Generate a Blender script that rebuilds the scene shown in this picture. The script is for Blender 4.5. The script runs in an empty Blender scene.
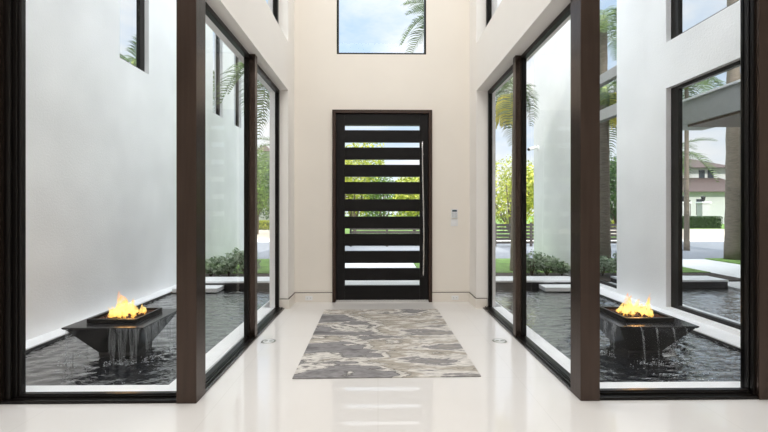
import bpy, bmesh, math, random
from mathutils import Vector, Matrix, noise
C = bpy.context.scene.collection
SC = bpy.context.scene
random.seed(7)
PI = math.pi

# ------------------------------------------------------------------ camera
YAW = 0.0143
cam = bpy.data.cameras.new('camera')
cam.sensor_width = 36.0
cam.lens = 420.0 / 768.0 * 36.0
cam.shift_y = -7.0 / 768.0
cam.clip_end = 400
co = bpy.data.objects.new('camera', cam)
co.location = (0, 0, 1.45)
co.rotation_euler = (PI / 2, 0, -YAW)
C.objects.link(co)
SC.camera = co

# ------------------------------------------------------------------ view
SC.view_settings.view_transform = 'Standard'
SC.view_settings.look = 'None'
SC.view_settings.gamma = 1
SC.view_settings.exposure = 0.0
SC.view_settings.use_curve_mapping = False
SC.cycles.use_denoising = True
SC.cycles.max_bounces = 12
SC.cycles.transparent_max_bounces = 24
SC.cycles.diffuse_bounces = 5
SC.cycles.sample_clamp_indirect = 6.0
SC.cycles.caustics_reflective = False
SC.cycles.caustics_refractive = False

# ------------------------------------------------------------------ sky
w = bpy.data.worlds.new('sky'); SC.world = w; w.use_nodes = True
nt = w.node_tree; nt.nodes.clear()
N = nt.nodes.new; L = nt.links.new
out = N('ShaderNodeOutputWorld'); bg = N('ShaderNodeBackground')
tc = N('ShaderNodeTexCoord'); sep = N('ShaderNodeSeparateXYZ')
L(tc.outputs['Generated'], sep.inputs[0])
grad = N('ShaderNodeValToRGB'); L(sep.outputs['Z'], grad.inputs[0])
e = grad.color_ramp.elements
e[0].position = 0.0; e[0].color = (0.80, 0.88, 0.95, 1)
e[1].position = 0.75; e[1].color = (0.76, 0.84, 0.96, 1)
ek = e.new(0.30); ek.color = (0.50, 0.70, 0.95, 1)
noi = N('ShaderNodeTexNoise'); noi.inputs['Scale'].default_value = 2.6
noi.inputs['Detail'].default_value = 7; noi.inputs['Roughness'].default_value = 0.58
mp = N('ShaderNodeMapping'); mp.inputs['Scale'].default_value = (1, 1, 2.2)
mp.inputs['Location'].default_value = (0.3, 0.15, 0.1)
L(tc.outputs['Generated'], mp.inputs[0]); L(mp.outputs[0], noi.inputs['Vector'])
cr = N('ShaderNodeValToRGB'); L(noi.outputs['Fac'], cr.inputs[0])
cr.color_ramp.elements[0].position = 0.38; cr.color_ramp.elements[0].color = (0, 0, 0, 1)
cr.color_ramp.elements[1].position = 0.60; cr.color_ramp.elements[1].color = (1, 1, 1, 1)
mx = N('ShaderNodeMix'); mx.data_type = 'RGBA'
L(cr.outputs[0], mx.inputs['Factor']); L(grad.outputs[0], mx.inputs['A'])
mx.inputs['B'].default_value = (1.0, 1.0, 1.0, 1)
# sky strength raised overhead, added above the view to brighten the outdoor walls
zen = N('ShaderNodeMapRange'); zen.inputs['From Min'].default_value = 0.48; zen.inputs['From Max'].default_value = 0.9
zen.inputs['To Min'].default_value = 1.15; zen.inputs['To Max'].default_value = 5.6
L(sep.outputs['Z'], zen.inputs[0]); L(zen.outputs[0], bg.inputs['Strength'])
L(mx.outputs['Result'], bg.inputs[0])
L(bg.outputs[0], out.inputs[0])

# ------------------------------------------------------------------ lights
def sun(name, el, az, strength, col):
    l = bpy.data.lights.new(name, 'SUN'); l.energy = strength; l.angle = 0.02; l.color = col
    o = bpy.data.objects.new(name, l)
    d = Vector((-math.sin(az) * math.cos(el), math.cos(az) * math.cos(el), -math.sin(el)))   # travel direction
    o.rotation_euler = d.to_track_quat('-Z', 'Y').to_euler(); C.objects.link(o)
sun('sun', math.radians(40), math.radians(-6), 5.2, (1.0, 0.95, 0.86))
def area(name, loc, sx, sy, power, col=(1.0, 0.97, 0.93)):
    l = bpy.data.lights.new(name, 'AREA'); l.shape = 'RECTANGLE'; l.size = sx; l.size_y = sy
    l.energy = power; l.color = col
    o = bpy.data.objects.new(name, l); o.location = loc; C.objects.link(o); return o
area('foyer_ceiling_light', (0.07, 4.5, 6.4), 2.2, 2.2, 68)
area('living_room_ceiling_light', (0.0, 0.2, 5.8), 6.0, 4.0, 262)

# ================================================================== materials
def nmat(name):
    m = bpy.data.materials.new(name); m.use_nodes = True
    nt = m.node_tree; nt.nodes.clear()
    o = nt.nodes.new('ShaderNodeOutputMaterial')
    return m, nt, nt.nodes.new, nt.links.new, o

def mat(name, col, rough=0.5, metal=0.0, var=0.0, vscale=8.0, bump=0.0, bscale=40.0, spec=0.5,
        stretch=(1, 1, 1), trans=0.0, coat=0.0):
    m, nt, N, L, o = nmat(name)
    p = N('ShaderNodeBsdfPrincipled'); L(p.outputs[0], o.inputs[0])
    p.inputs['Roughness'].default_value = rough; p.inputs['Metallic'].default_value = metal
    p.inputs['Specular IOR Level'].default_value = spec
    p.inputs['Coat Weight'].default_value = coat
    tc = N('ShaderNodeTexCoord'); mp = N('ShaderNodeMapping'); mp.inputs['Scale'].default_value = stretch
    L(tc.outputs['Object'], mp.inputs[0])
    n = N('ShaderNodeTexNoise'); n.inputs['Scale'].default_value = vscale; n.inputs['Detail'].default_value = 5
    L(mp.outputs[0], n.inputs['Vector'])
    r = N('ShaderNodeValToRGB'); L(n.outputs['Fac'], r.inputs[0])
    a, b = r.color_ramp.elements; a.position = 0.3; b.position = 0.7
    a.color = tuple(c * (1 - var) for c in col) + (1,)
    b.color = tuple(min(1, c * (1 + var)) for c in col) + (1,)
    L(r.outputs[0], p.inputs['Base Color'])
    if bump > 0:
        n2 = N('ShaderNodeTexNoise'); n2.inputs['Scale'].default_value = bscale; n2.inputs['Detail'].default_value = 4
        L(mp.outputs[0], n2.inputs['Vector'])
        bp = N('ShaderNodeBump'); bp.inputs['Strength'].default_value = bump; bp.inputs['Distance'].default_value = 0.01
        L(n2.outputs['Fac'], bp.inputs['Height']); L(bp.outputs[0], p.inputs['Normal'])
    return m

def glass_mat(name, tint, refl=1.0, rough=0.0):
    """thin clear pane: light goes straight through, Fresnel reflection on top"""
    m, nt, N, L, o = nmat(name)
    t = N('ShaderNodeBsdfTransparent'); t.inputs[0].default_value = tint + (1,)
    g = N('ShaderNodeBsdfGlossy'); g.inputs['Roughness'].default_value = rough
    f = N('ShaderNodeFresnel'); f.inputs[0].default_value = 1.45
    ml = N('ShaderNodeMath'); ml.operation = 'MULTIPLY'; ml.inputs[1].default_value = refl; ml.use_clamp = True
    L(f.outputs[0], ml.inputs[0])
    x = N('ShaderNodeMixShader'); ge = N('ShaderNodeNewGeometry'); bf = N('ShaderNodeMath'); bf.operation = 'SUBTRACT'; bf.inputs[0].default_value = 1.0
    L(ge.outputs['Backfacing'], bf.inputs[1]); mb = N('ShaderNodeMath'); mb.operation = 'MULTIPLY'
    L(ml.outputs[0], mb.inputs[0]); L(bf.outputs[0], mb.inputs[1])     # the leaving face of the pane adds no second reflection
    L(mb.outputs[0], x.inputs[0]); L(t.outputs[0], x.inputs[1]); L(g.outputs[0], x.inputs[2])
    L(x.outputs[0], o.inputs[0]); return m

M = {}
M['interior_paint'] = mat('cream_paint', (0.83, 0.785, 0.72), 0.65, var=0.012, vscale=2, bump=0.03, bscale=60)
M['side_paint'] = mat('off_white_paint', (0.87, 0.85, 0.82), 0.6, var=0.01, vscale=2, bump=0.03, bscale=60)
M['stucco'] = mat('white_stucco', (0.90, 0.905, 0.91), 0.85, var=0.055, vscale=1.3, bump=0.35, bscale=45)
M['baseboard'] = mat('baseboard_paint', (0.80, 0.76, 0.70), 0.4)
M['groove'] = mat('reveal_shade_strip', (0.10, 0.085, 0.07), 0.8)  # dark colour painted in for the shade of the baseboard reveal
M['frame'] = mat('black_bronze_aluminium', (0.005, 0.004, 0.0035), 0.28, 0.0, var=0.2, vscale=4, spec=0.22)
M['post'] = mat('dark_bronze_post', (0.068, 0.048, 0.039), 0.27, 0.8, var=0.12, vscale=5, stretch=(6, 6, 0.4))
M['steel'] = mat('brushed_steel', (0.62, 0.62, 0.62), 0.25, 1.0, var=0.05)
M['trackmetal'] = mat('anodised_track', (0.16, 0.15, 0.15), 0.25, 0.9)
M['bead'] = mat('bronze_glazing_bead', (0.016, 0.014, 0.014), 0.3, 0.3, spec=0.3)
M['door_wood'] = mat('ebony_door', (0.006, 0.0055, 0.006), 0.38, spec=0.2, var=0.25, vscale=3, stretch=(1, 1, 14), bump=0.05, bscale=20)
M['door_frame'] = mat('walnut_brown_frame', (0.040, 0.022, 0.015), 0.45, spec=0.3, var=0.25, vscale=5, stretch=(8, 8, 1))
M['glass'] = glass_mat('clear_glass', (0.985, 0.99, 0.99), 0.55)
M['frosted'] = mat('etched_glass', (0.8, 0.82, 0.82), 0.5)
M['coping'] = mat('white_coping_stone', (0.86, 0.87, 0.88), 0.55, var=0.04, vscale=5)
M['pool_tile'] = mat('black_pool_tile', (0.012, 0.012, 0.014), 0.35, var=0.2)
M['bowl'] = mat('dark_granite', (0.018, 0.018, 0.020), 0.2, var=0.15, vscale=6)
M['pan'] = mat('black_steel_pan', (0.004, 0.004, 0.004), 0.3, 0.0, spec=0.25)
M['lava'] = mat('lava_rock', (0.07, 0.028, 0.018), 0.8, var=0.6, vscale=25)
M['plastic'] = mat('white_plastic', (0.82, 0.83, 0.84), 0.35)
M['screen'] = mat('grey_lcd', (0.42, 0.47, 0.52), 0.25)
M['darkscreen'] = mat('dark_display', (0.03, 0.06, 0.09), 0.2)
M['lawn'] = mat('lawn_grass', (0.13, 0.24, 0.045), 0.9, var=0.35, vscale=3, bump=0.8, bscale=90)
M['soil'] = mat('mulch', (0.05, 0.038, 0.03), 0.95, var=0.5, vscale=20, bump=0.8, bscale=50)
M['road'] = mat('asphalt_road', (0.20, 0.215, 0.24), 0.85, var=0.08, vscale=6)
M['walk'] = mat('pale_concrete', (0.72, 0.72, 0.71), 0.8, var=0.05, vscale=2)
M['drive'] = mat('sand_paving', (0.50, 0.44, 0.36), 0.85, var=0.15, vscale=3)
M['bark'] = mat('palm_bark', (0.20, 0.165, 0.13), 0.9, var=0.35, vscale=7, stretch=(1, 1, 9), bump=0.8, bscale=12)
M['tree_bark'] = mat('tree_bark', (0.12, 0.09, 0.065), 0.9, var=0.3, bump=0.6)
M['rooftile'] = mat('brown_roof_tiles', (0.075, 0.052, 0.046), 0.8, var=0.4, vscale=9, stretch=(1, 1, 6), bump=0.5, bscale=16)
M['house'] = mat('white_house_render', (0.50, 0.50, 0.50), 0.8, var=0.03)
M['dark_window'] = mat('dark_window_glass', (0.03, 0.035, 0.04), 0.1)
M['canopy'] = mat('grey_fascia', (0.37, 0.37, 0.36), 0.6, var=0.04)
M['soffit'] = mat('brown_timber_soffit', (0.10, 0.055, 0.035), 0.5, var=0.3, vscale=4, stretch=(14, 1, 1))
M['fence'] = mat('weathered_dark_slats', (0.05, 0.042, 0.04), 0.6, var=0.2)
M['rachis'] = mat('frond_stem', (0.22, 0.26, 0.07), 0.6)
M['seed'] = mat('yellow_seed_strands', (0.75, 0.66, 0.09), 0.6, var=0.3)
M['rubber'] = mat('black_rubber', (0.01, 0.01, 0.01), 0.5)
M['ceil'] = mat('white_ceiling', (0.82, 0.80, 0.77), 0.8)
M['cap'] = mat('satin_nickel', (0.42, 0.42, 0.40), 0.3, 1.0)

def leaf_mat(name, a, b, rough=0.45, trans=0.35):
    m, nt, N, L, o = nmat(name)
    p = N('ShaderNodeBsdfPrincipled'); p.inputs['Roughness'].default_value = rough
    tl = N('ShaderNodeBsdfTranslucent')
    g = N('ShaderNodeNewGeometry'); r = N('ShaderNodeValToRGB'); L(g.outputs['Random Per Island'], r.inputs[0])
    r.color_ramp.elements[0].color = a + (1,); r.color_ramp.elements[1].color = b + (1,)
    L(r.outputs[0], p.inputs['Base Color']); L(r.outputs[0], tl.inputs[0])
    x = N('ShaderNodeMixShader'); x.inputs[0].default_value = trans
    L(p.outputs[0], x.inputs[1]); L(tl.outputs[0], x.inputs[2]); L(x.outputs[0], o.inputs[0]); return m
M['leaf_yellow'] = leaf_mat('sunny_yellow_green_leaves', (0.20, 0.28, 0.03), (0.62, 0.62, 0.10))
M['leaf_green'] = leaf_mat('mid_green_leaves', (0.05, 0.12, 0.02), (0.22, 0.34, 0.06))
M['leaf_dark'] = leaf_mat('dark_hedge_leaves', (0.015, 0.045, 0.012), (0.07, 0.14, 0.035))
M['leaf_shrub'] = leaf_mat('variegated_shrub_leaves', (0.12, 0.20, 0.09), (0.70, 0.78, 0.62))
M['frond'] = leaf_mat('palm_leaflets', (0.02, 0.05, 0.015), (0.15, 0.23, 0.06), 0.4, 0.3)

# reflective solar window glass (dark behind, mirror-like in front)
def mirror_glass(name, k=0.8):
    m, nt, N, L, o = nmat(name)
    g = N('ShaderNodeBsdfGlossy'); g.inputs['Roughness'].default_value = 0.0; g.inputs[0].default_value = (0.95, 0.98, 1.0, 1)
    d = N('ShaderNodeBsdfDiffuse'); d.inputs[0].default_value = (0.03, 0.035, 0.04, 1)
    lw = N('ShaderNodeFresnel'); lw.inputs[0].default_value = 1.5
    ma = N('ShaderNodeMath'); ma.operation = 'ADD'; ma.inputs[1].default_value = k - 0.06; ma.use_clamp = True
    L(lw.outputs[0], ma.inputs[0])
    x = N('ShaderNodeMixShader'); L(ma.outputs[0], x.inputs[0]); L(d.outputs[0], x.inputs[1]); L(g.outputs[0], x.inputs[2])
    L(x.outputs[0], o.inputs[0]); return m
M['mirror'] = mirror_glass('reflective_solar_glass', 0.80)

def floor_mat():
    m, nt, N, L, o = nmat('polished_white_porcelain')
    p = N('ShaderNodeBsdfPrincipled'); L(p.outputs[0], o.inputs[0])
    tc = N('ShaderNodeTexCoord')
    n = N('ShaderNodeTexNoise'); n.inputs['Scale'].default_value = 1.2; n.inputs['Detail'].default_value = 6
    L(tc.outputs['Object'], n.inputs['Vector'])
    r = N('ShaderNodeValToRGB'); L(n.outputs['Fac'], r.inputs[0])
    r.color_ramp.elements[0].color = (0.74, 0.72, 0.70, 1); r.color_ramp.elements[1].color = (0.80, 0.785, 0.77, 1)
    b = N('ShaderNodeTexBrick'); b.inputs['Scale'].default_value = 1.0; b.inputs['Brick Width'].default_value = 1.2
    b.inputs['Row Height'].default_value = 1.2; b.offset = 0.0; b.inputs['Mortar Size'].default_value = 0.002
    b.inputs['Color1'].default_value = (1, 1, 1, 1); b.inputs['Color2'].default_value = (1, 1, 1, 1)
    b.inputs['Mortar'].default_value = (0.90, 0.90, 0.89, 1)
    L(tc.outputs['Object'], b.inputs['Vector'])
    mu = N('ShaderNodeMix'); mu.data_type = 'RGBA'; mu.blend_type = 'MULTIPLY'; mu.inputs['Factor'].default_value = 1
    L(r.outputs[0], mu.inputs['A']); L(b.outputs['Color'], mu.inputs['B']); L(mu.outputs['Result'], p.inputs['Base Color'])
    p.inputs['Roughness'].default_value = 0.03; p.inputs['Specular IOR Level'].default_value = 0.9
    return m
M['floor'] = floor_mat()

def water_mat():
    m, nt, N, L, o = nmat('dark_rippled_water')
    d = N('ShaderNodeBsdfDiffuse'); d.inputs[0].default_value = (0.012, 0.014, 0.018, 1)
    g = N('ShaderNodeBsdfGlossy'); g.inputs['Roughness'].default_value = 0.05
    tc = N('ShaderNodeTexCoord'); mp = N('ShaderNodeMapping'); mp.inputs['Scale'].default_value = (1.0, 1.8, 1)
    L(tc.outputs['Object'], mp.inputs[0])
    n = N('ShaderNodeTexNoise'); n.inputs['Scale'].default_value = 8; n.inputs['Detail'].default_value = 3
    n.inputs['Distortion'].default_value = 1.0
    L(mp.outputs[0], n.inputs['Vector'])
    bp = N('ShaderNodeBump'); bp.inputs['Strength'].default_value = 1.0; bp.inputs['Distance'].default_value = 0.010
    L(n.outputs['Fac'], bp.inputs['Height']); L(bp.outputs[0], g.inputs['Normal'])
    f = N('ShaderNodeFresnel'); f.inputs[0].default_value = 1.45
    fm = N('ShaderNodeMath'); fm.operation = 'MULTIPLY_ADD'; fm.use_clamp = True; fm.inputs[1].default_value = 2.2; fm.inputs[2].default_value = 0.05
    L(f.outputs[0], fm.inputs[0])
    x = N('ShaderNodeMixShader'); L(fm.outputs[0], x.inputs[0]); L(d.outputs[0], x.inputs[1]); L(g.outputs[0], x.inputs[2])
    L(x.outputs[0], o.inputs[0])
    return m
M['water'] = water_mat()

def stream_mat():
    m, nt, N, L, o = nmat('falling_water')
    t = N('ShaderNodeBsdfTransparent'); g = N('ShaderNodeBsdfPrincipled')
    g.inputs['Base Color'].default_value = (0.75, 0.8, 0.85, 1); g.inputs['Roughness'].default_value = 0.15
    tc = N('ShaderNodeTexCoord'); mp = N('ShaderNodeMapping'); mp.inputs['Scale'].default_value = (40, 40, 3)
    L(tc.outputs['Object'], mp.inputs[0]); n = N('ShaderNodeTexNoise'); n.inputs['Scale'].default_value = 1.5
    L(mp.outputs[0], n.inputs['Vector'])
    r = N('ShaderNodeMapRange'); r.inputs['From Min'].default_value = 0.4; r.inputs['From Max'].default_value = 0.75
    r.inputs['To Min'].default_value = 0.0; r.inputs['To Max'].default_value = 0.25
    L(n.outputs['Fac'], r.inputs[0])
    x = N('ShaderNodeMixShader'); L(r.outputs[0], x.inputs[0]); L(t.outputs[0], x.inputs[1]); L(g.outputs[0], x.inputs[2])
    L(x.outputs[0], o.inputs[0]); return m
M['stream'] = stream_mat()
M['foam'] = mat('white_foam', (0.75, 0.8, 0.85), 0.3)

def flame_mat():
    m, nt, N, L, o = nmat('fire')
    tc = N('ShaderNodeTexCoord'); sp = N('ShaderNodeSeparateXYZ'); L(tc.outputs['Generated'], sp.inputs[0])
    r = N('ShaderNodeValToRGB'); L(sp.outputs['Z'], r.inputs[0])
    el = r.color_ramp.elements
    el[0].position = 0; el[0].color = (1, 0.42, 0.05, 1)
    el[1].position = 1; el[1].color = (1, 0.30, 0.05, 1)
    k = el.new(0.25); k.color = (1, 0.72, 0.22, 1); k = el.new(0.6); k.color = (1, 0.52, 0.12, 1)
    em = N('ShaderNodeEmission'); L(r.outputs[0], em.inputs[0]); em.inputs[1].default_value = 1.9
    t = N('ShaderNodeBsdfTransparent')
    lw = N('ShaderNodeLayerWeight'); lw.inputs[0].default_value = 0.45
    n = N('ShaderNodeTexNoise'); n.inputs['Scale'].default_value = 5; L(tc.outputs['Object'], n.inputs['Vector'])
    n.inputs['Scale'].default_value = 22; n.inputs['Detail'].default_value = 3
    a = N('ShaderNodeMath'); a.operation = 'SUBTRACT'; a.inputs[0].default_value = 1.0; L(lw.outputs['Facing'], a.inputs[1])
    b = N('ShaderNodeMath'); b.operation = 'MULTIPLY'; L(a.outputs[0], b.inputs[0])
    mr = N('ShaderNodeMapRange'); mr.inputs['From Min'].default_value = 0.35; mr.inputs['From Max'].default_value = 0.65
    L(n.outputs['Fac'], mr.inputs[0]); L(mr.outputs[0], b.inputs[1])
    f = N('ShaderNodeMapRange'); f.inputs['From Min'].default_value = 0.3; f.inputs['From Max'].default_value = 1.0
    f.inputs['To Min'].default_value = 1.0; f.inputs['To Max'].default_value = 0.25; L(sp.outputs['Z'], f.inputs[0])
    c = N('ShaderNodeMath'); c.operation = 'MULTIPLY'; L(b.outputs[0], c.inputs[0]); L(f.outputs[0], c.inputs[1]); c.use_clamp = True
    x = N('ShaderNodeMixShader'); L(c.outputs[0], x.inputs[0]); L(t.outputs[0], x.inputs[1]); L(em.outputs[0], x.inputs[2])
    L(x.outputs[0], o.inputs[0]); return m
M['flame'] = flame_mat()

def rug_mat():
    m, nt, N, L, o = nmat('abstract_marbled_rug')
    p = N('ShaderNodeBsdfPrincipled'); p.inputs['Roughness'].default_value = 0.85; L(p.outputs[0], o.inputs[0])
    tc = N('ShaderNodeTexCoord'); mp = N('ShaderNodeMapping'); L(tc.outputs['Object'], mp.inputs[0])
    mp.inputs['Scale'].default_value = (0.75, 2.2, 1); mp.inputs['Location'].default_value = (5.3, 2.0, 0)
    # big bands
    n1 = N('ShaderNodeTexNoise'); n1.inputs['Scale'].default_value = 1.5; n1.inputs['Detail'].default_value = 9
    n1.inputs['Roughness'].default_value = 0.62; n1.inputs['Distortion'].default_value = 0.35
    L(mp.outputs[0], n1.inputs['Vector'])
    # bias: darker grey to the left, beige to the right
    sp = N('ShaderNodeSeparateXYZ'); L(tc.outputs['Object'], sp.inputs[0])
    bi = N('ShaderNodeMath'); bi.operation = 'MULTIPLY'; bi.inputs[1].default_value = 0.11; L(sp.outputs['X'], bi.inputs[0])
    ad = N('ShaderNodeMath'); ad.operation = 'ADD'; L(n1.outputs['Fac'], ad.inputs[0]); L(bi.outputs[0], ad.inputs[1])
    r = N('ShaderNodeValToRGB'); L(ad.outputs[0], r.inputs[0]); r.color_ramp.interpolation = 'LINEAR'
    el = r.color_ramp.elements
    dark = (0.155, 0.15, 0.155, 1); mid = (0.27, 0.26, 0.265, 1); white = (0.66, 0.63, 0.59, 1); beige = (0.44, 0.40, 0.345, 1); charc = (0.10, 0.095, 0.09, 1)
    el[0].position = 0.30; el[0].color = dark; el[1].position = 0.80; el[1].color = beige
    for pos, c in ((0.37, mid), (0.415, mid), (0.430, charc), (0.440, white), (0.485, white), (0.500, charc), (0.507, beige), (0.565, beige), (0.578, white), (0.63, white), (0.645, mid)):
        k = el.new(pos); k.color = c
    n2 = N('ShaderNodeTexNoise'); n2.inputs['Scale'].default_value = 24; n2.inputs['Detail'].default_value = 4
    mp2 = N('ShaderNodeMapping'); mp2.inputs['Scale'].default_value = (0.6, 2.4, 1); L(tc.outputs['Object'], mp2.inputs[0]); L(mp2.outputs[0], n2.inputs['Vector'])
    r2 = N('ShaderNodeValToRGB'); L(n2.outputs['Fac'], r2.inputs[0])
    r2.color_ramp.elements[0].position = 0.36; r2.color_ramp.elements[0].color = (0.72, 0.72, 0.72, 1)
    r2.color_ramp.elements[1].position = 0.6; r2.color_ramp.elements[1].color = (1.08, 1.08, 1.08, 1)
    mu = N('ShaderNodeMix'); mu.data_type = 'RGBA'; mu.blend_type = 'MULTIPLY'; mu.inputs['Factor'].default_value = 1
    L(r.outputs[0], mu.inputs['A']); L(r2.outputs[0], mu.inputs['B']); L(mu.outputs['Result'], p.inputs['Base Color'])
    bp = N('ShaderNodeBump'); bp.inputs['Strength'].default_value = 0.5; bp.inputs['Distance'].default_value = 0.004
    n3 = N('ShaderNodeTexNoise'); n3.inputs['Scale'].default_value = 220; L(tc.outputs['Object'], n3.inputs['Vector'])
    L(n3.outputs['Fac'], bp.inputs['Height']); L(bp.outputs[0], p.inputs['Normal'])
    return m
M['rug'] = rug_mat()

# ================================================================== mesh helpers
class MB:
    def __init__(s): s.bm = bmesh.new()
    def box(s, x0, x1, y0, y1, z0, z1):
        x0, x1 = min(x0, x1), max(x0, x1); y0, y1 = min(y0, y1), max(y0, y1); z0, z1 = min(z0, z1), max(z0, z1)
        v = [s.bm.verts.new(p) for p in ((x0, y0, z0), (x1, y0, z0), (x1, y1, z0), (x0, y1, z0),
                                         (x0, y0, z1), (x1, y0, z1), (x1, y1, z1), (x0, y1, z1))]
        for f in ((3, 2, 1, 0), (4, 5, 6, 7), (0, 1, 5, 4), (1, 2, 6, 5), (2, 3, 7, 6), (3, 0, 4, 7)):
            s.bm.faces.new([v[i] for i in f])
        return s
    def poly(s, pts, faces):
        v = [s.bm.verts.new(p) for p in pts]
        for f in faces: s.bm.faces.new([v[i] for i in f])
        return s
    def frustum(s, cx, cy, z0, hx0, hy0, z1, hx1, hy1):
        p = [(cx + a * hx0, cy + b * hy0, z0) for a, b in ((-1, -1), (1, -1), (1, 1), (-1, 1))] + \
            [(cx + a * hx1, cy + b * hy1, z1) for a, b in ((-1, -1), (1, -1), (1, 1), (-1, 1))]
        return s.poly(p, ((3, 2, 1, 0), (4, 5, 6, 7), (0, 1, 5, 4), (1, 2, 6, 5), (2, 3, 7, 6), (3, 0, 4, 7)))
    def tube(s, pts, radii, n=8, cap=True):
        pts = [Vector(p) for p in pts]; rings = []
        if not hasattr(radii, '__len__'): radii = [radii] * len(pts)
        up = None
        for i, p in enumerate(pts):
            d = (pts[min(i + 1, len(pts) - 1)] - pts[max(i - 1, 0)]).normalized()
            if up is None:
                up = Vector((0, 0, 1)) if abs(d.z) < 0.9 else Vector((1, 0, 0))
            a = d.cross(up)
            if a.length < 1e-5: a = d.orthogonal()
            a.normalize(); b = a.cross(d).normalized(); up = b
            rings.append([s.bm.verts.new(p + radii[i] * (math.cos(t) * a + math.sin(t) * b)) for t in (2 * PI * k / n for k in range(n))])
        for r0, r1 in zip(rings, rings[1:]):
            for k in range(n):
                s.bm.faces.new((r0[k], r0[(k + 1) % n], r1[(k + 1) % n], r1[k]))
        if cap:
            s.bm.faces.new(rings[0][::-1]); s.bm.faces.new(rings[-1])
        return s
    def lathe(s, prof, n=24, c=(0, 0, 0)):
        rings = [[s.bm.verts.new((c[0] + r * math.cos(2 * PI * k / n), c[1] + r * math.sin(2 * PI * k / n), c[2] + z)) for k in range(n)] for r, z in prof]
        for r0, r1 in zip(rings, rings[1:]):
            for k in range(n): s.bm.faces.new((r0[k], r0[(k + 1) % n], r1[(k + 1) % n], r1[k]))
        s.bm.faces.new(rings[0][::-1]); s.bm.faces.new(rings[-1]); return s
    def ico(s, c, r, sub=1, sc=(1, 1, 1), rnd=0.0):
        g = bmesh.ops.create_icosphere(s.bm, subdivisions=sub, radius=r)
        for v in g['verts']:
            k = 1 + random.uniform(-rnd, rnd)
            v.co = Vector((v.co.x * sc[0] * k + c[0], v.co.y * sc[1] * k + c[1], v.co.z * sc[2] * k + c[2]))
        return s
    def mesh(s, name, m, smooth=False):
        bmesh.ops.recalc_face_normals(s.bm, faces=s.bm.faces[:])
        me = bpy.data.meshes.new(name); s.bm.to_mesh(me); s.bm.free(); me.materials.append(m)
        if smooth:
            for p in me.polygons: p.use_smooth = True
        return me
    def build(s, name, m, parent=None, bevel=0.0, smooth=False):
        me = s.mesh(name, m, smooth)
        o = bpy.data.objects.new(name, me); C.objects.link(o)
        if parent: o.parent = parent
        if bevel:
            b = o.modifiers.new('bevel', 'BEVEL'); b.width = bevel; b.segments = 2; b.limit_method = 'ANGLE'
        return o

def tag(o, label, cat, group=None, kind=None):
    o['label'] = label; o['category'] = cat
    if group: o['group'] = group
    if kind: o['kind'] = kind
    return o
def empty(name, loc=(0, 0, 0), rz=0, label=None, cat=None, group=None, kind=None):
    o = bpy.data.objects.new(name, None); o.location = loc; o.rotation_euler = (0, 0, rz); C.objects.link(o)
    o.empty_display_size = 0.1
    return tag(o, label, cat, group, kind)
def copy_tree(o, parent=None):
    c = o.copy(); C.objects.link(c); c.parent = parent
    for ch in [k for k in bpy.data.objects if k.parent == o]: copy_tree(ch, c)
    return c
def cells(axis, t0, t1, u, z, holes, mb=None):
    """wall slab with rectangular holes: axis 'x' = slab runs along y (t = x range); 'y' = runs along x"""
    mb = mb or MB()
    us = sorted({u[0], u[1], *[h[0] for h in holes], *[h[1] for h in holes]})
    zs = sorted({z[0], z[1], *[h[2] for h in holes], *[h[3] for h in holes]})
    for a, b in zip(us, us[1:]):
        run = None
        for c, d in zip(zs, zs[1:]):
            m1, m2 = (a + b) / 2, (c + d) / 2
            if any(h[0] < m1 < h[1] and h[2] < m2 < h[3] for h in holes):
                if run: put(mb, axis, t0, t1, a, b, *run); run = None
            else: run = (run[0], d) if run else (c, d)
        if run: put(mb, axis, t0, t1, a, b, *run)
    return mb
def put(mb, axis, t0, t1, a, b, z0, z1):
    if axis == 'x': mb.box(t0, t1, a, b, z0, z1)
    else: mb.box(a, b, t0, t1, z0, z1)

# ================================================================== interior shell
YF = 6.57            # far wall face
XL, XR = -1.304, 1.437
YJ = 6.12            # far jamb of the side windows
YP = 3.147           # front plane of the posts
ZH = 3.175           # head of the lower windows
ZU = 3.87            # sill of the upper windows
TOP = 6.5
DX0, DX1, DZ = -0.709, 0.843, 2.992
f = MB(); f.box(-7, 7, -4.5, YP + 0.02, -0.25, 0); f.box(-1.36, 1.53, YP + 0.02, 6.72, -0.25, 0)
tag(f.build('floor', M['floor']), 'glossy white porcelain tile floor of the foyer', 'floor', kind='structure')
w = cells('y', YF, YF + 0.30, (-1.60, 1.747), (0, TOP), [(DX0, DX1, -1, DZ), (-0.646, 0.756, ZU, 5.6)])
tag(w.build('wall_far', M['interior_paint']), 'cream entry wall around the front door and the high window', 'wall', kind='structure')
for side, xa, xb, xo in (('left', XL, XL - 0.19, -1.60), ('right', XR, XR + 0.19, 1.747)):
    w = MB()
    cells('x', xa, xb, (YP + 0.2, YF), (ZH, TOP), [(3.45, YJ, ZU, 5.6)], w)
    w.box(xa, xb, YJ, YF, 0, ZH)
    tag(w.build('wall_' + side, M['side_paint']), 'off-white foyer wall above and beyond the %s side windows' % side, 'wall', kind='structure')
    # outer skin of the foyer, stucco
    w = MB(); xi = xb
    cells('x', xi, xo, (YP + 0.2, 6.87), (ZH + 0.0, TOP), [(3.45, YJ, ZU, 5.6)], w)
    w.box(xi, xo, 6.22, 6.87, -0.2, ZH)
    tag(w.build('wall_outer_' + side, M['stucco']), 'rough grey-white outer return of the foyer at the %s pool' % side, 'wall', kind='structure')
c = MB(); c.box(-1.9, 1.9, 3.3, 6.9, TOP, TOP + 0.3); c.box(-7.3, 7.3, -4.8, 3.4, 6.1, 9.0)  # thick second box: unseen block made tall to keep sun off the pool courts
tag(c.build('ceiling', M['ceil']), 'white ceiling high above the foyer, with unseen tall block added to shade the pools', 'ceiling', kind='structure')
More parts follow.
